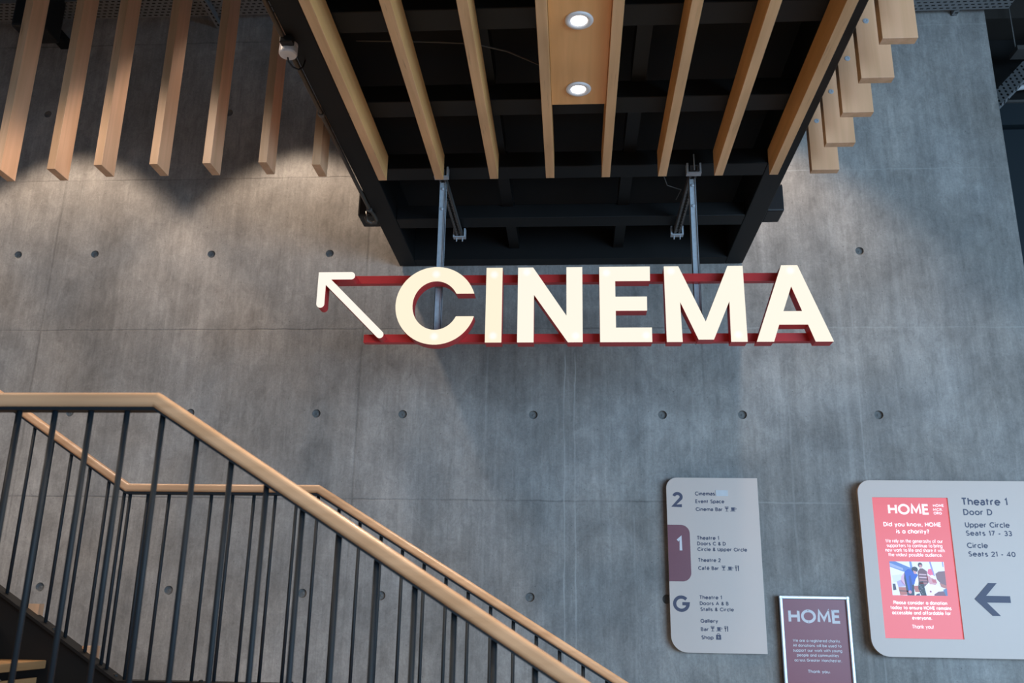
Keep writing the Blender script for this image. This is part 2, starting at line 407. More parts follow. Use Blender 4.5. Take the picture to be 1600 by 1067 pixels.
# ------------------------------------------------------------------ lettering: a monoline geometric sans
def A_(cx, cy, rx, ry, a0, a1): return ('A', cx, cy, rx, ry, a0, a1)
XH = 0.70
O_ = [A_(.33, .35, .33, .35, 0, 360)]
GL = {
 'a': (.66, [O_, [(.66, XH), (.66, 0)]]), 'b': (.66, [O_, [(0, 1.05), (0, 0)]]), 'c': (.56, [[A_(.33, .35, .33, .35, 48, 312)]]),
 'd': (.66, [O_, [(.66, 1.05), (.66, 0)]]), 'e': (.66, [[(.0, .36), (.655, .36), A_(.33, .35, .33, .35, 4, 318)]]),
 'f': (.34, [[(.11, 0), (.11, .84), A_(.31, .84, .20, .20, 180, 85)], [(-.04, .66), (.33, .66)]]),
 'g': (.66, [O_, [(.66, XH), (.66, 0), A_(.33, 0, .33, .29, 0, -145)]]),
 'h': (.56, [[(0, 1.05), (0, 0)], [A_(.28, .40, .28, .30, 180, 0), (.56, 0)]]), 'i': (.02, [[(0, XH), (0, 0)], [(0, .88), (0, 1.02)]]),
 'k': (.50, [[(0, 1.05), (0, 0)], [(.46, XH), (.03, .29)], [(.17, .42), (.50, 0)]]), 'l': (.02, [[(0, 1.05), (0, 0)]]),
 'm': (.92, [[(0, XH), (0, 0)], [A_(.23, .44, .23, .26, 180, 0), (.46, 0)], [A_(.69, .44, .23, .26, 180, 0), (.92, 0)]]),
 'n': (.56, [[(0, XH), (0, 0)], [A_(.28, .40, .28, .30, 180, 0), (.56, 0)]]), 'o': (.66, [O_]),
 'p': (.66, [O_, [(0, XH), (0, -.30)]]), 'r': (.32, [[(0, XH), (0, 0)], [A_(.28, .40, .28, .30, 180, 78)]]),
 's': (.44, [[A_(.22, .515, .20, .185, 40, 200), (.06, .44), (.38, .27), A_(.22, .185, .20, .185, 20, -150)]]),
 't': (.36, [[(.13, .95), (.13, 0)], [(-.04, .66), (.34, .66)]]), 'u': (.56, [[(.56, XH), (.56, 0)], [(0, XH), A_(.28, .30, .28, .30, 180, 360)]]),
 'v': (.54, [[(0, XH), (.27, 0), (.54, XH)]]), 'w': (.84, [[(0, XH), (.21, 0), (.42, XH), (.63, 0), (.84, XH)]]),
 'y': (.54, [[(.54, XH), (.14, -.30)], [(0, XH), (.27, .03)]]),
 'A': (.80, [[(0, 0), (.40, 1), (.80, 0)], [(.14, .32), (.66, .32)]]),
 'B': (.56, [[(0, 0), (0, 1), (.26, 1), A_(.27, .765, .23, .235, 90, -90), (0, .53)], [(.26, .53), A_(.28, .265, .28, .265, 90, -90), (0, 0)]]),
 'C': (.80, [[A_(.48, .5, .48, .5, 45, 315)]]), 'D': (.72, [[(0, 0), (0, 1), (.24, 1), A_(.24, .5, .48, .5, 90, -90), (0, 0)]]),
 'E': (.50, [[(.50, 1), (0, 1), (0, 0), (.52, 0)], [(0, .51), (.46, .51)]]),
 'G': (.92, [[A_(.48, .5, .48, .5, 42, 360), (.55, .5)]]), 'H': (.70, [[(0, 0), (0, 1)], [(.70, 0), (.70, 1)], [(0, .51), (.70, .51)]]),
 'L': (.46, [[(0, 1), (0, 0), (.46, 0)]]), 'M': (.86, [[(0, 0), (.06, 1), (.43, .22), (.80, 1), (.86, 0)]]),
 'O': (.98, [[A_(.49, .5, .49, .5, 0, 360)]]), 'R': (.58, [[(0, 0), (0, 1), (.28, 1), A_(.28, .74, .26, .26, 90, -90), (0, .48)], [(.27, .48), (.58, 0)]]),
 'P': (.54, [[(0, 0), (0, 1), (.28, 1), A_(.28, .73, .26, .27, 90, -90), (0, .46)]]),
 'S': (.56, [[A_(.28, .74, .25, .26, 35, 205), (.12, .59), (.44, .41), A_(.28, .26, .27, .26, 25, -150)]]),
 'T': (.64, [[(0, 1), (.64, 1)], [(.32, 1), (.32, 0)]]), 'U': (.66, [[(0, 1), (0, .33), A_(.33, .33, .33, .33, 180, 360), (.66, 1)]]),
 'W': (1.1, [[(0, 1), (.28, 0), (.55, .95), (.82, 0), (1.1, 1)]]),
 '0': (.64, [[A_(.32, .5, .32, .5, 0, 360)]]), '1': (.20, [[(0, .78), (.2, 1), (.2, 0)]]),
 '2': (.56, [[A_(.28, .72, .27, .28, 165, -25), (.0, 0), (.58, 0)]]), '3': (.54, [[A_(.26, .75, .23, .25, 150, -90), (.20, .5)], [(.20, .5), A_(.26, .26, .28, .26, 88, -150)]]),
 '4': (.62, [[(.48, 0), (.48, 1), (0, .28), (.64, .28)]]), '7': (.54, [[(0, 1), (.54, 1), (.16, 0)]]),
 '&': (.62, [[(.62, 0), (.14, .62), A_(.29, .78, .19, .2, 210, -40), (.10, .40), A_(.26, .22, .24, .22, 140, 330), (.58, .42)]]),
 '?': (.44, [[A_(.22, .76, .21, .24, 170, -60), (.22, .44), (.22, .27)], [(.22, -.01), (.22, .13)]]),
 '!': (.02, [[(0, 1), (0, .28)], [(0, -.01), (0, .13)]]), '.': (.02, [[(0, -.02), (0, .13)]]), ',': (.04, [[(.04, .13), (-.02, -.16)]]),
 '-': (.34, [[(0, .38), (.34, .38)]]), ' ': (.24, []),
}
GL['é'] = (.66, GL['e'][1] + [[(.28, .86), (.44, 1.04)]])
# two-storey a of the wall signs
GL2 = dict(GL)
GL2['a'] = (.50, [[(.50, 0), (.50, .46), A_(.27, .46, .23, .24, 0, 150)], [(.50, .40), (.24, .40), A_(.20, .20, .20, .20, 90, 270), (.26, 0), (.50, .14)]])

def stroke(b, pts, w, T, y):
    """flat ribbon of width w along 2D pts; T maps glyph units to the plane"""
    n = len(pts); closed = n > 3 and (abs(pts[0][0] - pts[-1][0]) + abs(pts[0][1] - pts[-1][1]) < 1e-4)
    V = [Vector(p) for p in pts]
    L = []; Rr = []
    for i in range(n):
        if closed: d0 = (V[i] - V[i - 1 if i else n - 2]); d1 = (V[i + 1 if i < n - 1 else 1] - V[i])
        else:
            d0 = V[i] - V[i - 1] if i else V[1] - V[0]; d1 = V[i + 1] - V[i] if i < n - 1 else d0
        if d0.length < 1e-6: d0 = d1
        if d1.length < 1e-6: d1 = d0
        d0 = d0.normalized(); d1 = d1.normalized()
        n0 = Vector((-d0.y, d0.x)); n1 = Vector((-d1.y, d1.x)); m = n0 + n1
        if m.length < 1e-3: m = n0
        m.normalize(); k = min(1.9, 1.0 / max(0.3, m.dot(n0)))
        L.append(V[i] + m * (w / 2 * k)); Rr.append(V[i] - m * (w / 2 * k))
    for i in range(n - 1):
        q = [L[i], L[i + 1], Rr[i + 1], Rr[i]]
        try: b.flat([T(p.x, p.y) for p in q], y - (0.00002 if i % 2 else 0.0))
        except ValueError: pass

def line_text(b, txt, x0, x1, z, cap, weight, y, gl=GL, gap=0.13):
    """one line fitted between x0 and x1 on baseline z, capital height cap, facing -Y"""
    w = weight; k = cap            # outer cap height: centre lines run from w/2 to 1-w/2
    widths = []; tot = 0.0
    for i, ch in enumerate(txt):
        adv = gl[ch][0]; widths.append(tot)
        tot += adv + (gap + w * 0.9 if i < len(txt) - 1 else 0)
    tot += w
    s = (x1 - x0) / tot
    sy = cap
    for ch, off in zip(txt, widths):
        for si, st in enumerate(gl[ch][1]):
            pts = []
            for t in st:
                if t[0] == 'A':
                    nn = max(4, int(abs(t[6] - t[5]) / (15 if cap > 0.05 else 24)))
                    pts += arc(t[1], t[2], t[3], t[4], t[5], t[6], nn)
                else: pts.append(t)
            pts = [((px + off + w / 2) * s / sy, w / 2 + py * (1 - w)) for px, py in pts]
            pts = [p for i, p in enumerate(pts) if i == 0 or (abs(p[0] - pts[i - 1][0]) + abs(p[1] - pts[i - 1][1])) > 1e-4]
            stroke(b, pts, w, lambda u, v: (x0 + u * sy, z + v * sy), y - 0.00006 * si)

# ================================================================== the setting
WY = 6.4
HOLES = [(-4.32, 5.50), (-2.784, 5.48), (-5.3, 4.25), (-4.353, 4.25), (-3.728, 4.25), (-2.792, 4.24), (-1.859, 4.237), (2.124, 4.218),
         (-4.66, 2.985), (-3.728, 2.985), (-2.808, 2.984), (-1.864, 2.982), (-1.227, 2.978), (-0.28, 2.976), (0.64, 2.978), (1.201, 2.98), (2.143, 2.982),
         (-4.66, 1.74), (-3.743, 1.732), (-2.811, 1.724), (-1.862, 1.717), (-1.313, 1.71), (-0.29, 1.715), (0.631, 1.716)]
HR = 0.031
b = B()
b.plate([[(-9.0, 0.0), (3.28, 0.0), (3.28, 8.0), (-9.0, 8.0)]] + [arc(x, z, HR, HR, 360, 15, 23) for x, z in HOLES], WY, WY + 0.30)
wall = struct(obj('wall_back', b, M['concrete'], origin=(-3, WY, 0)))
for x, z in HOLES:
    b = B(); b.lathe((x, WY, z), (0, 1, 0), [(HR, 0.0), (HR * 0.93, 0.018), (HR * 0.84, 0.022), (HR * 0.35, 0.020), (0, 0.014)], 20)
    obj('tie_hole', b, M['plug'], wall)
b = B(); b.box(-9.0, 6.0, -7.0, 8.3, -0.2, 0.0); struct(obj('floor', b, M['floor']))
b = B(); b.box(-9.0, 6.0, -3.0, 8.3, 8.0, 8.2); struct(obj('ceiling', b, M['dark']))
b = B(); b.box(-9.0, -1.38, -2.5, 4.60, 5.42, 5.7); struct(obj('ceiling_lower', b, M['dark']))
# dark service void past the right end of the concrete wall
b = B(); b.box(3.2, 6.0, 8.0, 8.2, 0.0, 6.10); struct(obj('wall_right', b, M['navy']))
b = B(); b.box(3.2, 6.0, 7.96, 8.2, 6.13, 6.36); struct(obj('trim_1', b, M['navy']))
b = B(); b.box(3.2, 6.0, 7.94, 8.2, 6.36, 6.385); struct(obj('trim_2', b, M['galv_dull']))
b = B(); b.box(3.2, 6.0, 8.02, 8.2, 6.385, 7.1); struct(obj('wall_service', b, M['dark']))
b = B(); b.box(3.2, 6.0, 7.7, 8.2, 7.12, 8.0); struct(obj('ceiling_bulkhead', b, M['brown']))

# ================================================================== steel walkway overhead
BX0, BX1, BZ = -1.304, 1.262, 4.12
W_ = thing('overhead_walkway', 'black steel framed walkway seen from below, meeting the concrete wall above the lit sign', 'walkway', (0, 3.2, BZ))
for x, sgn in ((BX0, 1), (BX1, -1)):
    b = B(); xa, xb = sorted((x, x + sgn * 0.13)); b.box(xa, xb, -1.0, 6.385, BZ, BZ + 0.30, 0.006); obj('side_beam', b, M['steel'], W_)
for y in (0.52, 1.25, 1.98, 2.71, 3.43, 4.165, 4.895, 5.61):
    b = B(); b.box(BX0 + 0.131, BX1 - 0.131, y - 0.075, y + 0.075, BZ + 0.002, BZ + 0.10, 0.004); obj('cross_beam', b, M['steel'], W_)
b = B(); b.box(BX0 + 0.131, BX1 - 0.131, 6.26, 6.385, BZ + 0.002, BZ + 0.30); obj('end_beam', b, M['steel'], W_)
for y0 in (2.78, 3.505, 4.24, 4.97, 5.685):
    for x in (-0.425, 0.34):
        b = B(); b.box(x - 0.036, x + 0.036, y0 + 0.003, y0 + (0.577 if y0 < 5.6 else 0.57), BZ + 0.085, BZ + 0.19); obj('joist', b, M['steel'], W_)
b = B(); b.box(BX0, BX1, -1.0, 6.385, BZ + 0.30, BZ + 0.34); obj('deck', b, M['dark'], W_)
for x0, x1, name in ((BX0 - 0.125, BX0 + 0.001, 'l'), (BX1 - 0.001, BX1 + 0.115, 'r')):
    b = B(); b.box(x0, x1, 5.50, 5.69, BZ + 0.015, BZ + 0.21, 0.012)
    tag(obj('splice_box', b, M['black']), 'small black box on the outer side of the walkway beam, %s' % ('beside the conduit loop' if name == 'l' else 'right of the sign hangers'), 'box', 'boxes on the walkway beams')
# timber slats hung under the walkway
SX = [-1.076, -0.750, -0.438, -0.121, 0.191, 0.505, 0.816, 1.118]
SZ0, SZ1 = 3.96, 4.115
soff = thing('slatted_ceiling', 'ceiling of timber slats with a central lamp panel hung under the black walkway', 'ceiling slats', (0.02, 2.0, SZ0))
for x in SX:
    b = B()
    b.box(x - 0.0235, x + 0.0235, -0.6, 4.648, SZ0, SZ1, 0.0015)
    for f in b.bm.faces:
        if abs(f.normal.z) > 0.9 or abs(f.normal.y) > 0.9: f.material_index = 1
    obj('timber_slat', b, [M['slatY'], M['slatYe']], soff)
b = B(); b.box(SX[3] + 0.0255, SX[4] - 0.0255, -0.6, 3.925, 3.988, 4.01)
obj('lamp_panel', b, M['slatY'], soff)
def downlight(y, l):
    t = thing('downlight', l, 'light', (0.033, y, 3.988), 'downlights in the timber panel')
    b = B(); b.lathe((0.033, y, 3.988), (0, 0, -1), [(0.034, 0.001), (0.060, 0.001), (0.060, 0.004), (0.055, 0.008), (0.040, 0.008), (0.034, 0.003)], 36)
    for f in b.bm.faces: f.smooth = True
    obj('trim_ring', b, M['white'], t)
    b = B(); b.lathe((0.033, y, 3.988), (0, 0, -1), [(0.034, 0.0035), (0.028, 0.007), (0.016, 0.0095), (0, 0.0105)], 32); obj('lens', b, M['lens'], t)
    spot('downlight_beam', (0.033, y, 3.97), (0.033, y, 0), 60, (1.0, 0.86, 0.70), 100, 0.6, 0.04)
downlight(3.788, 'white ringed round downlight nearest the free end of the timber panel')
downlight(3.268, 'white ringed round downlight higher in the picture, near the top edge of the frame')

# ================================================================== hanging timber fins
FX = [-3.245, -2.926, -2.634, -2.315, -2.013, -1.697, -1.408]
FL = ['hanging timber fin cut off by the left edge of the picture', 'hanging timber fin in front of the black box by the tray',
      'third hanging timber fin from the left edge', 'middle hanging timber fin of the seven on the left', 'hanging timber fin whose top covers the tray bracket',
      'hanging timber fin partly behind the white junction box', 'hanging timber fin showing only its lower end beside the walkway conduit']
FZ = 3.96
for i, (x, l) in enumerate(zip(FX, FL)):
    b = B(); dz = 0.0; y0 = 4.445 if i in (0, 1, 6) else 4.408
    b.box(x - 0.0235, x + 0.0235, y0, y0 + 0.145, FZ, 5.42, 0.0015)
    for f in b.bm.faces:
        if abs(f.normal.y) > 0.9 or abs(f.normal.z) > 0.9: f.material_index = 1
    tag(obj('timber_fin', b, [M['finZ'], M['finZe']]), l, 'fin', 'timber fins along the void')
b = B(); b.box(1.30, 1.48, 2.2, 4.66, 5.32, 5.42); tag(obj('fin_rail', b, M['steel']), 'black rail carrying the upright boards right of the walkway, above the frame', 'rail')
RL = ['upright timber board nearest the wall and lowest, right of the walkway', 'second upright timber board from the wall, right of the walkway', 'third upright timber board from the wall, right of the walkway',
      'fourth upright timber board from the wall, right of the walkway', 'fifth upright timber board, highest one with its whole end visible, next to the cable tray', 'upright timber board with just its bottom edge at the top of the frame']
for k, l in enumerate(RL):
    y = 4.595 - 0.297 * k
    t = thing('timber_board', l, 'board', (1.388, y, FZ), 'upright timber boards right of the walkway')
    b = B(); b.box(1.314, 1.462, y, y + 0.047, FZ, 5.32, 0.0015)
    for f in b.bm.faces:
        if abs(f.normal.x) > 0.9 or abs(f.normal.z) > 0.9: f.material_index = 1
    obj('board', b, [M['finZ'], M['finZe']], t)
    b = B(); b.lathe((1.362, y, FZ + 0.30), (0, -1, 0), [(0.0135, 0.0), (0.0135, 0.002), (0.006, 0.003), (0.005, 0.001), (0, 0.001)], 18); obj('screw', b, M['galv'], t)

# ================================================================== illuminated sign
LY0, LY1 = 4.75, 4.838
def face_mat(name, spots, base=(255, 238, 208)):
    m, nt, p = nodes(name)
    N = nt.nodes; Lk = nt.links
    geo = N.new('ShaderNodeNewGeometry'); acc = None
    for (x, z) in spots:
        d = N.new('ShaderNodeVectorMath'); d.operation = 'DISTANCE'; Lk.new(geo.outputs['Position'], d.inputs[0]); d.inputs[1].default_value = (x, LY0, z)
        r = N.new('ShaderNodeMapRange'); r.interpolation_type = 'SMOOTHERSTEP'
        r.inputs[1].default_value = 0.004; r.inputs[2].default_value = 0.034; r.inputs[3].default_value = 1.0; r.inputs[4].default_value = 0.0
        Lk.new(d.outputs['Value'], r.inputs[0])
        if acc is None: acc = r.outputs[0]
        else:
            a = N.new('ShaderNodeMath'); a.operation = 'MAXIMUM'; Lk.new(acc, a.inputs[0]); Lk.new(r.outputs[0], a.inputs[1]); acc = a.outputs[0]
    mix = N.new('ShaderNodeMix'); mix.data_type = 'RGBA'
    mix.inputs[6].default_value = lin(*base); mix.inputs[7].default_value = (1.0, 1.0, 1.0, 1)
    if acc is not None:
        k = N.new('ShaderNodeMath'); k.operation = 'MULTIPLY'; k.inputs[1].default_value = 0.7; Lk.new(acc, k.inputs[0]); Lk.new(k.outputs[0], mix.inputs[0])
    else: mix.inputs[0].default_value = 0.0
    Lk.new(mix.outputs[2], p.inputs['Emission Color'])
    p.inputs['Emission Strength'].default_value = 1.0
    p.inputs['Base Color'].default_value = (0.08, 0.075, 0.07, 1)
    p.inputs['Specular IOR Level'].default_value = 0.2
    return m
ZB, ZT = 3.0255, 3.4615
LET = {
 'I': [[(-0.4778, ZT), (-0.3875, ZT), (-0.3868, ZB), (-0.4772, ZB)]],
 'N': [[(-0.3002, ZT), (-0.2165, ZT), (-0.0305, 3.1763), (-0.0305, ZT), (0.0576, ZT), (0.0576, ZB), (-0.0230, ZB), (-0.2103, 3.3012), (-0.2103, ZB), (-0.3002, ZB)]],
 'E': [[(0.1515, ZT), (0.4310, ZT), (0.4300, 3.3785), (0.2385, 3.3785), (0.2385, 3.2850), (0.4108, 3.2850), (0.4100, 3.2053), (0.2390, 3.2053), (0.2390, 3.1067), (0.4330, 3.1067), (0.4330, ZB), (0.1520, ZB)]],
 'M': [[(0.5080, ZT), (0.5875, ZT), (0.7235, 3.1396), (0.8560, ZT), (0.9385, ZT), (0.9416, ZB), (0.8550, ZB), (0.8568, 3.2570), (0.7638, 3.0385), (0.6819, 3.0385), (0.5900, 3.2560), (0.5960, ZB), (0.5115, ZB)]],
 'A': [[(1.1473, ZT + .001), (1.2347, ZT + .001), (1.3951, ZB), (1.3010, ZB), (1.2680, 3.1215), (1.1145, 3.1215), (1.0815, ZB), (0.9905, ZB)], [(1.1938, 3.3418), (1.2430, 3.1968), (1.1418, 3.1968)]],
}
SPOTS = {'C': [(-0.7607, 3.4257), (-0.7583, 3.0595)], 'I': [(-0.4333, 3.4203), (-0.4333, 3.0619)], 'N': [(-0.2512, 3.4331), (0.0197, 3.0603)], 'E': [(0.1907, 3.4258), (0.4015, 3.0624)], 'M': [(0.5464, 3.4334), (0.894, 3.064)], 'A': [(1.195, 3.4314)]}
ccx, ccz, RO, ROz, RI, RIz = -0.758, 3.2417, 0.2252, 0.2275, 0.1302, 0.1435
a_o1 = math.degrees(math.asin((3.311 - ccz) / ROz)); a_i1 = math.degrees(math.asin((3.311 - ccz) / RIz))
a_o2 = math.degrees(math.asin((3.1762 - ccz) / ROz)); a_i2 = math.degrees(math.asin((3.1762 - ccz) / RIz))
LET['C'] = [arc(ccx, ccz, RO, ROz, a_o1, 360 + a_o2, 56) + arc(ccx, ccz, RI, RIz, 360 + a_i2, a_i1, 48)]
sign = thing('illuminated_sign', 'glowing red sided CINEMA lettering with an arrow on two red rails', 'sign', (0.0, 4.86, ZB))
for zc, x0, x1 in ((3.429, -1.352, 1.16), (3.0765, -1.173, 1.311)):
    b = B(); b.box(x0, x1, LY1 + 0.001, LY1 + 0.041, zc - 0.024, zc + 0.024, 0.0015); obj('mounting_rail', b, M['red'], sign)
for ch in 'CINEMA'.replace('CINEMA', 'CINEMA'):
    b = B(); b.plate(LET[ch], LY0 + 0.006, LY1); body = obj('letter', b, M['red'], sign)
    b = B(); b.plate(LET[ch], LY0, LY0 + 0.0055); obj('letter_face', b, face_mat('lit_face', SPOTS[ch], (255, 240, 210) if ch in 'CI' else (255, 245, 226)), body)
# arrow: horizontal barb, vertical barb, diagonal shaft, round ends, as one outline
w2 = 0.0212
tip = (-1.4335, 3.4429)
hx = -1.2455; vz = 3.2535
sx, sz = -1.0635, 3.0735           # centre of the rounded shaft end
u = Vector((sx - (tip[0] + 0.026), sz - (tip[1] - 0.026))).normalized(); nrm = Vector((-u.y, u.x))
ang = math.degrees(math.atan2(nrm.y, nrm.x))
up_i = tip[1] - 2 * w2; lf_i = tip[0] + 2 * w2 + 0.002
c0 = Vector((tip[0] + 0.026, tip[1] - 0.026))
# points where the shaft sides leave the barbs
pU = c0 + nrm * w2; kU = (up_i - pU.y) / u.y; qU = pU + u * kU
pD = c0 - nrm * w2; kD = (lf_i - pD.x) / u.x; qD = pD + u * kD
ol = [tip] + [(hx, tip[1])] + arc(hx, tip[1] - w2, w2, w2, 88, -88, 9) + [(hx, up_i)] + [(qU.x, qU.y)]
ol += arc(sx, sz, w2, w2, ang, ang - 180, 12)
ol += [(qD.x, qD.y)] + [(lf_i, vz)] + arc(tip[0] + w2 + 0.001, vz, w2 + 0.001, w2, -2, -178, 10)
b = B(); b.plate([ol], LY0 + 0.006, LY1); body = obj('arrow', b, M['red'], sign)
b = B(); b.plate([ol], LY0, LY0 + 0.0055); obj('arrow_face', b, face_mat('lit_arrow_face', [], (255, 246, 232)), body)

# galvanised channel hangers carrying the sign from the walkway beams
def hanger(x, l):
    t = thing('sign_hanger', l, 'hanger', (x, 4.90, 3.05), 'channel hangers of the sign')
    b = B(); h = 0.0205
    b.box(x - h, x + h, 4.889, 4.893, 3.056, 4.062); b.box(x - h, x - h + 0.003, 4.880, 4.915, 3.056, 4.062); b.box(x + h - 0.003, x + h, 4.880, 4.915, 3.056, 4.062)
    b.box(x - h, x - h + 0.006, 4.880, 4.883, 3.056, 4.062); b.box(x + h - 0.006, x + h, 4.880, 4.883, 3.056, 4.062)
    obj('upright_channel', b, M['galv'], t)
    b = B(); b.box(x - h, x + h, 4.79, 5.74, 4.098, 4.101)
    for s in (-1, 1):
        b.box(x + s * h - 0.0015, x + s * h + 0.0015, 4.79, 5.74, 4.064, 4.098)
        xa, xb = sorted((x + s * h, x + s * (h - 0.010))); b.box(xa, xb, 4.79, 5.74, 4.064, 4.067)
    for k in range(17):
        for s in (-1, 1): b.box(x + s * 0.0095 - 0.003, x + s * 0.0095 + 0.003, 4.99 + k * 0.042, 5.008 + k * 0.042, 4.0645, 4.0725)
    obj('brace_channel', b, M['galv_dull'], t)
    for y, bl in ((4.815, False), (5.705, True)):
        b = B(); b.box(x - 0.042, x + 0.042, y - 0.022, y + 0.022, 4.055, 4.0615)
        for s in (-1, 1): b.box(x + s * 0.037 - 0.005, x + s * 0.037 + 0.005, y - 0.022, y + 0.022, 4.0615, 4.118)
        if bl:
            for s in (-1, 1): b.lathe((x + s * 0.02, y, 4.055), (0, 0, -1), [(0.004, 0), (0.004, 0.025), (0, 0.025)], 10)
        else: b.lathe((x, y - 0.03, 4.118), (0, 0, 1), [(0.004, -0.05), (0.004, 0.05), (0, 0.05)], 10)
        obj('beam_clamp', b, M['galv'], t)
    for z in (4.02, 3.89):
        b = B(); b.lathe((x, 4.8885, z), (0, -1, 0), [(0.010, 0), (0.010, 0.008), (0.005, 0.010), (0, 0.010)], 6); obj('bolt', b, M['galv'], t)
hanger(-0.765, 'galvanised steel channel hanger behind the letter C')
hanger(0.705, 'galvanised steel channel hanger behind the letter M')
b = B(); b.tube([(0.52, 4.84, 4.112), (0.56, 4.90, 4.03), (0.62, 4.97, 4.045), (0.66, 5.05, 4.075), (0.645, 5.2, 4.08)], 0.0028, 6)
tag(obj('cable', b, M['cable']), 'thin loose cable loop beside the right sign hanger', 'cable')
b = B(); b.tube([(-1.0, 3.60, 4.15), (-0.75, 3.60, 4.138), (-0.6, 3.60, 4.13), (-0.45, 3.615, 4.128), (-0.30, 3.68, 4.128), (-0.15, 3.80, 4.13), (0.0, 3.92, 4.15)], 0.004, 6)
tag(obj('cable', b, M['cable']), 'dark cable sagging between the slats left of the timber panel', 'cable')

# ================================================================== conduit along the walkway
cd = thing('conduit', 'dark metal conduit run along the left outer side of the walkway beam', 'conduit', (-1.318, 3.0, 4.118))
b = B(); b.tube([(-1.318, -0.5, 4.118), (-1.318, 5.36, 4.118), (-1.302, 5.43, 4.108), (-1.292, 5.47, 4.09), (-1.300, 5.48, 4.075), (-1.325, 5.47, 4.068), (-1.350, 5.46, 4.078), (-1.358, 5.45, 4.10), (-1.356, 5.46, 4.14), (-1.352, 5.51, 4.155)], 0.0115, 12); obj('pipe', b, M['conduit'], cd)
for y in (1.2, 2.6, 4.18, 5.36):
    b = B(); b.lathe((-1.318, y - 0.012, 4.118), (0, 1, 0), [(0.0135, 0), (0.019, 0), (0.019, 0.024), (0.0135, 0.024)], 16); b.box(-1.319, -1.3045, y - 0.012, y + 0.012, 4.136, 4.165); obj('saddle_clamp', b, M['galv_dull'], cd)
jb = thing('junction_box', 'round white sensor box on the dark conduit', 'sensor', (-1.309, 3.575, 4.06))
b = B(); b.lathe((-1.309, 3.575, 4.132), (0, 0, -1), [(0, 0), (0.042, 0), (0.042, 0.022), (0.040, 0.024), (0.040, 0.028), (0.042, 0.030), (0.042, 0.062), (0.038, 0.070), (0, 0.070)], 32); obj('body', b, M['white'], jb)
b = B(); b.box(-1.330, -1.270, 3.50, 3.54, 4.085, 4.1195, 0.005); obj('back_bracket', b, M['black'], jb)
b = B(); b.tube([(-1.315, 3.59, 4.066), (-1.312, 3.60, 4.045), (-1.300, 3.63, 4.036), (-1.285, 3.665, 4.045), (-1.272, 3.69, 4.075), (-1.268, 3.70, 4.118)], 0.004, 8); obj('lead', b, M['black'], jb)

# ================================================================== cable tray and boxes high on the wall
def tray_mat(name, along, across):
    m = mat(name, (0.24, 0.25, 0.26, 1), 0.6, 0.2); nt = m.node_tree; N = nt.nodes; Lk = nt.links; p = N['Principled BSDF']
    tc = N.new('ShaderNodeTexCoord'); sep = N.new('ShaderNodeSeparateXYZ'); Lk.new(tc.outputs['Object'], sep.inputs[0])
    def math_(op, a, bb=None):
        n = N.new('ShaderNodeMath'); n.operation = op
        for i, v in enumerate((a, bb)):
            if v is None: continue
            if isinstance(v, (int, float)): n.inputs[i].default_value = v
            else: Lk.new(v, n.inputs[i])
        return n.outputs[0]
    row = math_('DIVIDE', sep.outputs[across], 0.038)
    fr = math_('FRACT', row); odd = math_('MULTIPLY', math_('FLOOR', row), 0.5)
    al = math_('FRACT', math_('ADD', math_('DIVIDE', sep.outputs[along], 0.05), odd))
    s1 = math_('LESS_THAN', fr, 0.36); s2 = math_('LESS_THAN', al, 0.56)
    f = math_('MULTIPLY', s1, s2)
    old = p.inputs['Base Color'].links[0].from_socket
    mx = N.new('ShaderNodeMix'); mx.data_type = 'RGBA'; Lk.new(f, mx.inputs[0]); Lk.new(old, mx.inputs[6]); mx.inputs[7].default_value = (0.006, 0.006, 0.006, 1)
    Lk.new(mx.outputs[2], p.inputs['Base Color'])
    return m
for x0, x1, z, l in ((-9.0, -0.6, 6.345, 'grey perforated cable tray along the top of the wall behind the left fins'), (1.4, 3.42, 6.212, 'grey perforated cable tray at the top of the wall right of the upright boards')):
    b = B(); b.box(x0, x1, 6.08, 6.31, z, z + 0.003); b.box(x0, x1, 6.08, 6.083, z + 0.003, z + 0.055); b.box(x0, x1, 6.307, 6.31, z + 0.003, z + 0.055)
    b.box(x1 - 0.4, x1 - 0.36, 6.31, 6.399, z + 0.01, z + 0.05)
    tag(obj('cable_tray', b, tray_mat('perforated_tray', 0, 1)), l, 'cable tray')
for x in (-2.955, -6.0, 0.4, 2.9):
    b = B(); b.box(x - 0.02, x + 0.02, 5.98, 6.399, 6.285, 6.325); b.box(x - 0.02, x + 0.02, 6.12, 6.30, 6.325, 6.345)
    if x == -2.955: tag(obj('tray_bracket', b, tray_mat('perforated_bracket', 1, 0)), 'short slotted arm under the cable tray between two timber fins', 'bracket')
    elif x == 2.9: b.bm.free()
    else: b.bm.free()
bx = thing('wall_box', 'black box-shaped unit hung high on the wall behind the left fins', 'speaker', (-4.27, 6.0, 5.98))
b = B(); b.box(-4.40, -4.14, 5.86, 6.12, 5.97, 6.42, 0.02); obj('cabinet', b, M['black'], bx)
b = B(); b.box(-4.31, -4.23, 6.12, 6.399, 6.12, 6.20); obj('wall_bracket', b, M['steel'], bx)
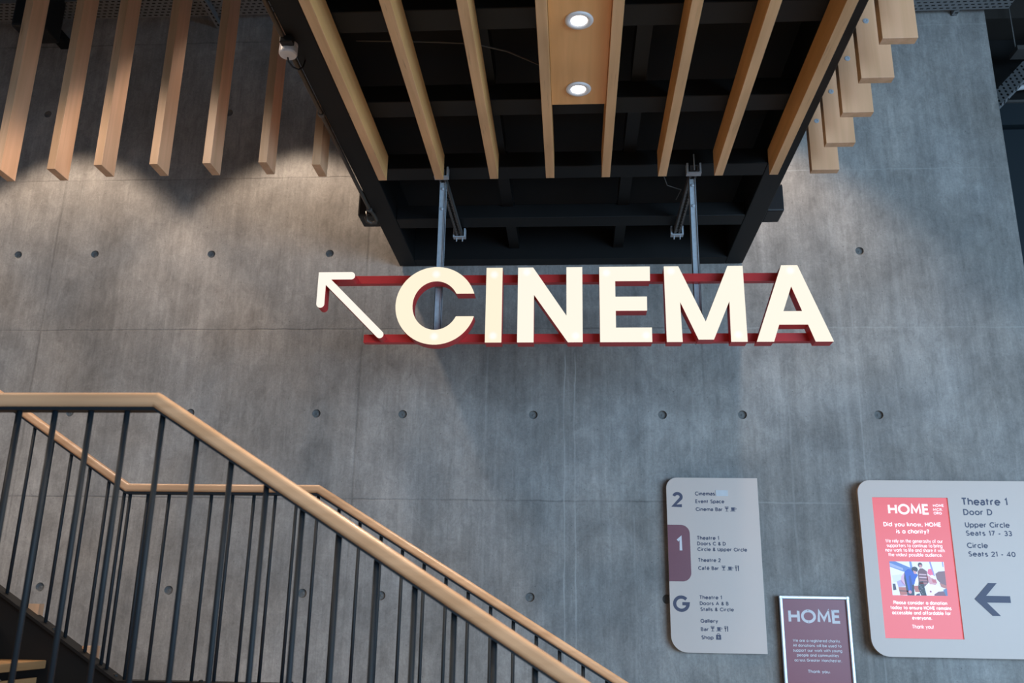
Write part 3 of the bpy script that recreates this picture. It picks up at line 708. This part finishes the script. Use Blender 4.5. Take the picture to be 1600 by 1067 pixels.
# service void on the right: sloping tray, its hanger rod and a pipe on the ledge
tr = thing('service_tray', 'dark perforated tray sloping up behind the right end of the concrete wall', 'cable tray', (4.1, 7.7, 6.2))
b = B(); b.bar((3.60, 7.68, 5.88), (4.75, 7.60, 7.09), 0.03, 0.16, (0.6, -0.6, -0.5)); obj('tray', b, tray_mat('perforated_side_tray', 2, 0), tr)
b = B(); b.box(4.10, 4.80, 7.52, 7.68, 6.655, 6.70); obj('cross_channel', b, M['galv_dull'], tr)
b = B(); b.tube([(4.125, 7.6, 6.70), (4.125, 7.6, 7.99)], 0.006, 8); obj('hanger_rod', b, M['galv_dull'], tr)
b = B(); b.tube([(4.1, 7.85, 6.43), (4.22, 7.84, 6.45), (4.28, 7.84, 6.46), (4.9, 7.84, 6.46)], 0.025, 12); tag(obj('service_pipe', b, M['white']), 'pale pipe lying on the ledge right of the concrete wall', 'pipe')
b = B(); b.box(4.34, 4.8, 7.85, 8.0, 6.53, 6.70, 0.01); tag(obj('service_box', b, M['tray']), 'grey box above the ledge at the right edge of the picture', 'box')

# ================================================================== stairs
YF, YN = 4.30, 2.47
LX0, LX1, LZ = -2.15, -1.21, 1.192
st = thing('staircase', 'black steel staircase with timber treads rising to the left behind the balustrades', 'staircase', (-1.2, 3.4, 0.0))
prof = [(-0.02, -0.30), (0.02, -0.30), (0.02, -0.012), (0.045, -0.012), (0.045, 0.0), (-0.045, 0.0), (-0.045, -0.012), (-0.02, -0.012)]
for y in (YN, YF):
    b = B(); b.sweep([(-6.6, y, 1.286 + 0.607 * (6.6 - 2.06)), (-2.06, y, 1.286), (-1.25, y, 1.286), (0.80, y, 0.05 + 0.0)], prof); obj('stringer', b, M['steel'], st)
b = B(); b.box(-2.16, -1.25, YN + 0.022, YF - 0.022, LZ - 0.05, LZ); obj('landing', b, M['tread'], st)
for k in range(14):
    x = -2.413 - 0.2645 * k; z = 1.365 + 0.1665 * k
    b = B(); b.box(x - 0.30, x, YN + 0.022, YF - 0.022, z - 0.036, z, 0.004); obj('tread', b, M['tread'], st)
    b = B(); b.box(x - 0.055, x - 0.035, YN + 0.022, YF - 0.022, z - 0.166, z - 0.075); obj('riser', b, M['tread'], st)
for k in range(6):
    x = -1.21 + 0.29 * (k + 1); z = LZ - 0.170 * (k + 1)
    b = B(); b.box(x - 0.31, x, YN + 0.022, YF - 0.022, z - 0.036, z, 0.004); obj('tread', b, M['tread'], st)
for k in range(6):
    x = -2.245 - 0.304 * k; z = 1.428 + 0.185 * k
    b = B(); b.box(x - 0.033, x + 0.033, YF + 0.0215, YF + 0.065, z - 0.30, z); obj('step_end_block', b, M['finZ'], st)

def rail_z(x, y):
    if y == YN: c, s0, s1, xr = 2.168, 0.617, 0.62, -1.18
    else: c, s0, s1, xr = 2.158, 0.591, 0.629, -1.21
    if x > xr: return c - s0 * (x - xr)
    if x < LX0: return c + s1 * (LX0 - x)
    return c
def string_z(x):
    if x < -2.06: return 1.286 + 0.607 * (-2.06 - x)
    if x > -1.25: return 1.286 - (1.286 - 0.05) / 2.05 * (x + 1.25)
    return 1.286
def rr(w, h, r, n=4):
    p = []
    for cx, cz, a in ((w / 2 - r, h / 2 - r, 0), (-w / 2 + r, h / 2 - r, 90), (-w / 2 + r, -h / 2 + r, 180), (w / 2 - r, -h / 2 + r, 270)): p += arc(cx, cz, r, r, a, a + 90, n)
    return p
def balustrade(y, label, xs, x_left):
    t = thing('stair_balustrade', label, 'balustrade', (-1.2, y, 1.2))
    xr = -1.18 if y == YN else -1.21
    pts = [(x_left, y, rail_z(x_left, y)), (LX0, y, rail_z(LX0, y)), (xr, y, rail_z(xr, y)), (0.70, y, rail_z(0.70, y))]
    b = B(); b.sweep(pts, rr(0.056, 0.042 if y == YN else 0.038, 0.013)); obj('handrail', b, M['rail'], t)
    dz = 0.025
    b = B(); b.sweep([(px, py, pz - dz) for px, py, pz in pts], [(-0.019, -0.005), (0.019, -0.005), (0.019, 0.005), (-0.019, 0.005)]); obj('underside_flat', b, M['rail_steel'], t)
    for x in xs:
        b = B(); b.tube([(x, y, string_z(x) + 0.001), (x, y, rail_z(x, y) - 0.028)], 0.0082, 10); obj('baluster', b, M['rail_steel'], t)
    for x in xs[::4]:
        b = B(); b.lathe((x + 0.045, y, string_z(x + 0.045) - 0.012), (0, 0, 1), [(0.011, 0), (0.011, 0.016), (0.007, 0.02), (0, 0.02)], 6); obj('bolt', b, M['steel'], t)
    return t
balustrade(YF, 'stair balustrade further back, close to the concrete wall, with oak handrail and thin black bars',
           [-3.30, -3.195, -3.09, -2.985, -2.88, -2.775, -2.67, -2.565, -2.46, -2.355, -2.25, -2.165, -2.135] + [LX0 + 0.1045 * k for k in range(1, 28)], -3.45)
balustrade(YN, 'nearest stair balustrade, oak handrail and thick looking dark bars crossing the lower left', [-1.162 + 0.1065 * k for k in range(-10, 18)], -2.35)

# ================================================================== directory sign on the wall
def text_part(parent, name, lines, weight, y, m, gl=GL, gap=0.13):
    for (txt, x0, x1, z, cap) in lines:
        b = B(); line_text(b, txt, x0, x1, z, cap, weight, y, gl, gap); obj(name, b, m, parent)
YD = 6.335
ds = thing('directory_sign', 'pale grey floor directory listing levels 2, 1 and G on the concrete wall', 'sign', (0.955, YD, 1.38))
b = B(); b.plate([rrect(0.643, 1.262, 1.381, 2.5228, 0.072, 0.0, 0.0, 0.105)], YD, YD + 0.015); obj('board', b, M['board'], ds)
b = B(); b.box(0.75, 1.16, YD + 0.015, WY - 0.001, 1.55, 2.40); obj('mounting_frame', b, M['ply_edge'], ds)
b = B(); b.plate([rrect(0.6432, 0.791, 1.8306, 2.2025, 0.0, 0.058, 0.058, 0.0)], YD - 0.0012, YD - 0.0002); obj('level_tab', b, M['maroon'], ds)
DIR_TEXT = [('Cinemas', 0.8368, 0.9719, 2.4011, 0.0275), ('Event Space', 0.8379, 1.0322, 2.3492, 0.026), ('Cinema Bar', 0.8377, 1.0186, 2.2961, 0.0259), ('Theatre 1', 0.8374, 0.9847, 2.1037, 0.0268), ('Doors C & D', 0.8384, 1.0282, 2.0671, 0.0254), ('Circle & Upper Circle', 0.8381, 1.1674, 2.0294, 0.0253), ('Theatre 2', 0.8389, 0.9891, 1.9581, 0.0263), ('Café Bar', 0.838, 0.9739, 1.9064, 0.025), ('Theatre 1', 0.8376, 0.9848, 1.7175, 0.0258), ('Doors A & B', 0.8391, 1.0268, 1.68, 0.0244), ('Stalls & Circle', 0.8407, 1.0592, 1.6425, 0.0244), ('Gallery', 0.8388, 0.9525, 1.5683, 0.0254), ('Bar', 0.8384, 0.8896, 1.5166, 0.0241), ('Shop', 0.8405, 0.9183, 1.4647, 0.0252)]
text_part(ds, 'lettering', DIR_TEXT, 0.205, YD - 0.0006, M['ink'], GL2)
text_part(ds, 'level_number', [('2', 0.6817, 0.7525, 2.3213, 0.1031)], 0.20, YD - 0.0006, M['ink'])
text_part(ds, 'level_number', [('1', 0.6984, 0.7369, 2.0235, 0.1016)], 0.18, YD - 0.0018, M['paper_white'])
text_part(ds, 'level_number', [('G', 0.6645, 0.7677, 1.6351, 0.1053)], 0.20, YD - 0.0006, M['ink'])
ICONS = [('glass', 1.0346, 2.2951, 1.0589, 2.3289), ('cup', 1.0687, 2.2954, 1.1101, 2.3229), ('glass', 0.994, 1.9057, 1.0184, 1.9372), ('cup', 1.0295, 1.9062, 1.0687, 1.9304), ('fork', 1.0811, 1.9025, 1.1072, 1.9396), ('glass', 0.9038, 1.5161, 0.9272, 1.5495), ('cup', 0.9375, 1.5167, 0.9767, 1.5432), ('fork', 0.9921, 1.5158, 1.0163, 1.5511), ('bag', 0.935, 1.4645, 0.9679, 1.504), ('blank', 0.9769, 2.3984, 1.0593, 2.4382)]
for kind, x0, z0, x1, z1 in ICONS:
    b = B(); W = x1 - x0; H = z1 - z0; y = YD - 0.0006
    P = lambda u, v: (x0 + u * W, z0 + v * H)
    if kind == 'glass':
        stroke(b, [(0.05, 1.0), (0.12, 0.62), (0.5, 0.42), (0.88, 0.62), (0.95, 1.0)], 0.11, P, y)
        b.flat([P(.08, .82), P(.5, .46), P(.92, .82)][::-1], y); b.flat([P(.03, .93), P(.03, 1), P(.97, 1), P(.97, .93)], y)
        b.flat([P(.42, .06), P(.42, .5), P(.58, .5), P(.58, .06)], y); b.flat([P(.12, 0), P(.12, .10), P(.88, .10), P(.88, 0)], y)
        nm = 'glass_symbol'
    elif kind == 'cup':
        b.flat([P(.22, .18), P(.16, 1), P(.76, 1), P(.70, .18)], y); b.flat([P(0, 0), P(0, .13), P(.86, .13), P(.86, 0)], y)
        stroke(b, [(.74, .85), (.96, .82), (.98, .55), (.72, .42)], 0.09, P, y); nm = 'cup_symbol'
    elif kind == 'fork':
        b.flat([P(.16, 0), P(.16, .6), P(.36, .6), P(.36, 0)], y)
        for u in (.02, .2, .38): b.flat([P(u, .55), P(u, 1), P(u + .1, 1), P(u + .1, .55)], y)
        b.flat([P(.02, .52), P(.02, .64), P(.48, .64), P(.48, .52)], y)
        b.flat([P(.74, 0), P(.66, .95), P(.76, 1.0), P(.98, .9), P(.96, 0)], y); nm = 'cutlery_symbol'
    elif kind == 'bag':
        b.flat([P(.0, 0), P(.02, .78), P(.98, .78), P(1, 0)], y); stroke(b, [(.26, .76), (.30, .94), (.5, 1.0), (.70, .94), (.74, .76)], 0.09, P, y); nm = 'bag_symbol'
        bb = B(); line_text(bb, 'S', x0 + W * .36, x0 + W * .64, z0 + H * .22, H * .36, 0.16, y - 0.0004)
    else:
        b.plate([[P(0, 0), P(1, 0), P(1, 1), P(0, 1)]], YD - 0.004, YD - 0.0002); nm = 'blank_plate'
    o = obj(nm, b, M['white'] if kind == 'blank' else M['ink'], ds)
    if kind == 'bag': obj('bag_letter', bb, M['board'], o)

# ================================================================== big theatre panel with screen
YP = 6.30
ps = thing('theatre_sign', 'large pale grey theatre panel with a red screen and left arrow', 'sign', (2.6, YP, 1.38))
SXa, SXb, SZa, SZb = 2.0085, 2.502, 1.4943, 2.3955
out = rrect(1.918, 3.26, 1.381, 2.5095, 0.085, 0.085, 0.11, 0.11)
b = B(); b.plate([out, [(SXa, SZa), (SXa, SZb), (SXb, SZb), (SXb, SZa)]], YP, YP + 0.012); obj('board', b, M['board'], ps)
b = B(); b.plate([rrect(1.922, 3.256, 1.385, 2.5055, 0.083, 0.083, 0.108, 0.108)], YP + 0.0122, YP + 0.058); obj('backing', b, M['ply_edge'], ps)
b = B(); b.box(2.05, 3.15, YP + 0.058, WY - 0.001, 1.5, 2.4); obj('mounting_frame', b, M['steel'], ps)
PANEL_TEXT = [('Theatre 1', 2.5885, 2.8856, 2.3459, 0.0515), ('Door D', 2.5932, 2.7798, 2.2816, 0.0412), ('Upper Circle', 2.5937, 2.8797, 2.2009, 0.0367), ('Seats 17 - 33', 2.5925, 2.8875, 2.147, 0.0351), ('Circle', 2.5897, 2.7234, 2.0674, 0.0362), ('Seats 21 - 40', 2.5925, 2.8917, 2.013, 0.0347)]
text_part(ps, 'lettering', PANEL_TEXT, 0.185, YP - 0.0006, M['ink'], GL2)
PA = [(2.5954, 1.7455), (2.6932, 1.8466), (2.7465, 1.8466), (2.6697, 1.7660), (2.8200, 1.7660), (2.8200, 1.7245), (2.6705, 1.7245), (2.7466, 1.6425), (2.6965, 1.6425)]
b = B(); b.plate([PA], YP - 0.003, YP - 0.0003); obj('direction_arrow', b, M['ink'], ps)
YS = YP + 0.0105
b = B(); b.box(SXa + 0.0005, SXb - 0.0005, YS, YS + 0.0015, SZa + 0.0005, SZb - 0.0005); scr = obj('screen', b, M['screen'], ps)
SCREEN_BOLD = [('HOME', 2.1099, 2.3774, 2.2833, 0.0702), ('HOME', 2.4056, 2.4759, 2.3358, 0.018), ('MCR.', 2.4025, 2.4657, 2.3087, 0.0178), ('ORG', 2.404, 2.4566, 2.2851, 0.0178), ('Did you know, HOME', 2.0703, 2.4432, 2.2039, 0.0298), ('is a charity?', 2.1485, 2.3611, 2.158, 0.0297), ('Please consider a donation', 2.084, 2.4234, 1.7047, 0.0237), ('today to ensure HOME remains', 2.0622, 2.4469, 1.673, 0.0237), ('accessible and affordable for', 2.0693, 2.4398, 1.6415, 0.0236), ('everyone.', 2.1925, 2.3172, 1.6107, 0.0235)]
SCREEN_LIGHT = [('We rely on the generosity of our', 2.0724, 2.442, 2.0983, 0.0239), ('supporters to continue to bring', 2.0778, 2.4351, 2.0682, 0.0239), ('new work to life and share it with', 2.0658, 2.4469, 2.0389, 0.0237), ('the widest possible audience.', 2.0823, 2.4282, 2.0091, 0.0237), ('Thank you!', 2.1866, 2.3212, 1.556, 0.024)]
for ls, w in ((SCREEN_BOLD, 0.20), (SCREEN_LIGHT, 0.14)):
    text_part(scr, 'screen_lettering', ls, w, YS - 0.0006, M['screen_white'], GL)
# the photograph shown on the screen
px0, px1, pz0, pz1 = 2.0835, 2.4325, 1.762, 1.9775
PC = {}
def pcol(r, g, bl):
    k = (r, g, bl)
    if k not in PC: PC[k] = emit('screen_picture_tone', lin(r, g, bl), 0.75)
    return PC[k]
b = B(); mats = []
def shape(col, pts, layer):
    m = pcol(*col)
    if m not in mats: mats.append(m)
    b.mi = mats.index(m)
    pp = [(px0 + u_ * (px1 - px0), pz1 - v_ * (pz1 - pz0)) for u_, v_ in pts]
    b.flat(pp, YS - 0.0006 - 0.00012 * layer)
def ell(cx, cy, rx, ry, n=18): return [(cx + rx * math.cos(2 * PI * k / n), cy + ry * math.sin(2 * PI * k / n)) for k in range(n)]
shape((224, 230, 252), [(0, 0), (1, 0), (1, 1), (0, 1)], 0)
shape((86, 120, 190), [(0, 0), (.11, 0), (.40, .20), (.40, .30), (.24, .30), (0, .16)], 1)
shape((150, 165, 215), [(0, .04), (.24, .20), (.24, .27), (0, .14)], 2)
shape((110, 140, 205), [(.365, 0), (.405, 0), (.42, .2), (.375, .2)], 1)
shape((140, 140, 205), [(.73, 0), (.76, 0), (.81, .42), (.775, .42)], 1)
shape((120, 130, 200), [(.965, 0), (.985, 0), (.985, .15), (.97, .15)], 1)
shape((205, 215, 240), [(.02, .42), (.20, .38), (.22, .58), (.04, .62)], 1)
shape((165, 160, 215), [(.10, .60), (.18, .54), (.26, .74), (.12, .76)], 2)
shape((205, 170, 200), [(.19, .45), (.27, .30), (.28, .66), (.24, .72), (.18, .60)], 2)
shape((60, 50, 75), [(.02, .66), (.07, .66), (.08, .84), (.02, .86)], 2)
shape((172, 98, 90), [(.12, .76), (.28, .76), (.29, .98), (.14, 1)], 3)
shape((118, 70, 70), [(.13, .84), (.29, .86), (.29, .90), (.13, .89)], 4)
shape((176, 100, 92), [(.40, .72), (.52, .70), (.54, .90), (.42, .90)], 3)
shape((122, 88, 100), [(.82, .36), (.88, .29), (1, .27), (1, .72), (.93, .70), (.84, .52)], 2)
shape((170, 110, 105), [(.88, .62), (1, .70), (1, .80), (.90, .74)], 3)
shape((18, 30, 66), [(.24, .50), (.26, .30), (.34, .22), (.42, .40), (.40, 1), (.27, 1)], 4)
shape((28, 76, 190), [(.26, .30), (.33, .22), (.42, .24), (.50, .40), (.45, .52), (.42, .66), (.37, .70), (.36, .88), (.30, .88), (.28, .60)], 5)
shape((20, 52, 140), [(.33, .44), (.36, .40), (.38, .66), (.36, .86), (.33, .86)], 6)
shape((40, 32, 46), ell(.452, .235, .058, .085), 6)
shape((205, 150, 160), [(.42, .26), (.48, .30), (.47, .37), (.43, .36)], 7)
shape((200, 140, 165), ell(.325, .90, .03, .05), 7)
shape((236, 240, 255), [(.43, .48), (.49, .50), (.49, .66), (.43, .64)], 4)
shape((60, 44, 58), ell(.56, .10, .042, .075), 5)
shape((196, 140, 150), [(.54, .09), (.59, .09), (.588, .18), (.545, .18)], 6)
shape((106, 66, 80), [(.50, .30), (.55, .20), (.60, .20), (.67, .28), (.68, .62), (.60, .74), (.50, .60)], 5)
for q in range(4):
    v = .36 + q * .085
    shape((200, 170, 190) if q < 2 else (160, 110, 120), [(.52, v), (.655, v + .01), (.655, v + .045), (.52, v + .035)], 6)
shape((20, 20, 34), [(.50, .60), (.58, .58), (.62, 1), (.52, 1), (.48, .78)], 6)
for q in range(6): shape((150, 140, 170), ell(.515 + .018 * (q % 3), .70 + .05 * q, .007, .012, 8), 7)
shape((226, 96, 140), [(.675, .34), (.70, .22), (.755, .21), (.785, .38), (.73, .42)], 6)
shape((236, 226, 240), ell(.757, .435, .04, .045), 7)
shape((200, 150, 165), [(.66, .40), (.74, .44), (.84, .62), (.78, .72), (.70, .66), (.66, .52)], 5)
shape((186, 96, 110), [(.74, .52), (.82, .52), (.83, .62), (.76, .62)], 6)
shape((232, 226, 248), [(.64, .72), (.72, .66), (.84, .70), (.92, .80), (.80, .92), (.74, 1), (.64, 1)], 6)
shape((150, 90, 120), ell(.70, .88, .018, .03, 10), 7)
shape((112, 72, 96), [(.76, .96), (.84, .88), (.94, .86), (1, .96), (1, 1), (.76, 1)], 7)
shape((84, 110, 160), [(.93, .82), (1, .78), (1, 1), (.97, 1)], 8)
shape((40, 50, 90), [(.44, .96), (.50, .93), (.50, 1), (.42, 1)], 5)
obj('screen_picture', b, mats, scr)

# ================================================================== framed poster on the wall
YQ = 6.345
po = thing('framed_poster', 'maroon charity poster in a silver snap frame between the two wall signs', 'poster', (1.585, YQ, 0.95))
QX0, QX1, QZ0, QZ1 = 1.357, 1.813, 1.10, 1.7515
b = B(); b.box(QX0 + 0.012, QX1 - 0.012, YQ + 0.006, YQ + 0.008, QZ0 + 0.012, QZ1 - 0.012); obj('poster_sheet', b, M['poster'], po)
b = B(); b.box(QX0 + 0.006, QX1 - 0.006, YQ + 0.009, WY - 0.001, QZ0 + 0.006, QZ1 - 0.006); obj('back_panel', b, M['steel'], po)
rp = rr(0.024, 0.018, 0.007)
cr = 0.016
for p0, p1 in (((QX0 + cr, QZ1 - .012), (QX1 - cr, QZ1 - .012)), ((QX0 + cr, QZ0 + .012), (QX1 - cr, QZ0 + .012)), ((QX0 + .012, QZ0 + cr), (QX0 + .012, QZ1 - cr)), ((QX1 - .012, QZ0 + cr), (QX1 - .012, QZ1 - cr))):
    b = B(); b.sweep([(p0[0], YQ - 0.001, p0[1]), (p1[0], YQ - 0.001, p1[1])], rp, (0, 1, 0)); obj('frame_rail', b, M['alu'], po)
for cx in (QX0 + .012, QX1 - .012):
    for cz in (QZ0 + .012, QZ1 - .012):
        b = B(); b.box(cx - .0125, cx + .0125, YQ - 0.011, YQ + 0.009, cz - .0125, cz + .0125, 0.005); obj('frame_corner', b, M['alu'], po)
b = B(); line_text(b, 'HOME', 1.414, 1.7509, 1.5777, 0.0861, 0.20, YQ + 0.0055)
b.mi = 1
for x, z in [(1.4293, 1.5832), (1.4815, 1.6562), (1.5416, 1.6572), (1.542, 1.585), (1.6024, 1.586), (1.6739, 1.6593), (1.7032, 1.6598), (1.7456, 1.5873)]: b.flat(arc(x, z, 0.0032, 0.0032, 360, 30, 11), YQ + 0.0051)
obj('poster_lettering', b, [M['paper_white'], M['poster']], po)
text_part(po, 'poster_lettering', [('We are a registered charity.', 1.432, 1.7361, 1.4598, 0.0187), ('All donations will be used to', 1.4298, 1.7398, 1.4295, 0.0186), ('support our work with young', 1.4289, 1.7413, 1.3998, 0.0185), ('people and communities', 1.4517, 1.7174, 1.3701, 0.0185), ('across Greater Manchester.', 1.4338, 1.7343, 1.3388, 0.0184)], 0.16, YQ + 0.0055, M['paper_white'])
text_part(po, 'poster_lettering', [('Thank you.', 1.5139, 1.6553, 1.27, 0.02)], 0.18, YQ + 0.0055, M['paper_white'])
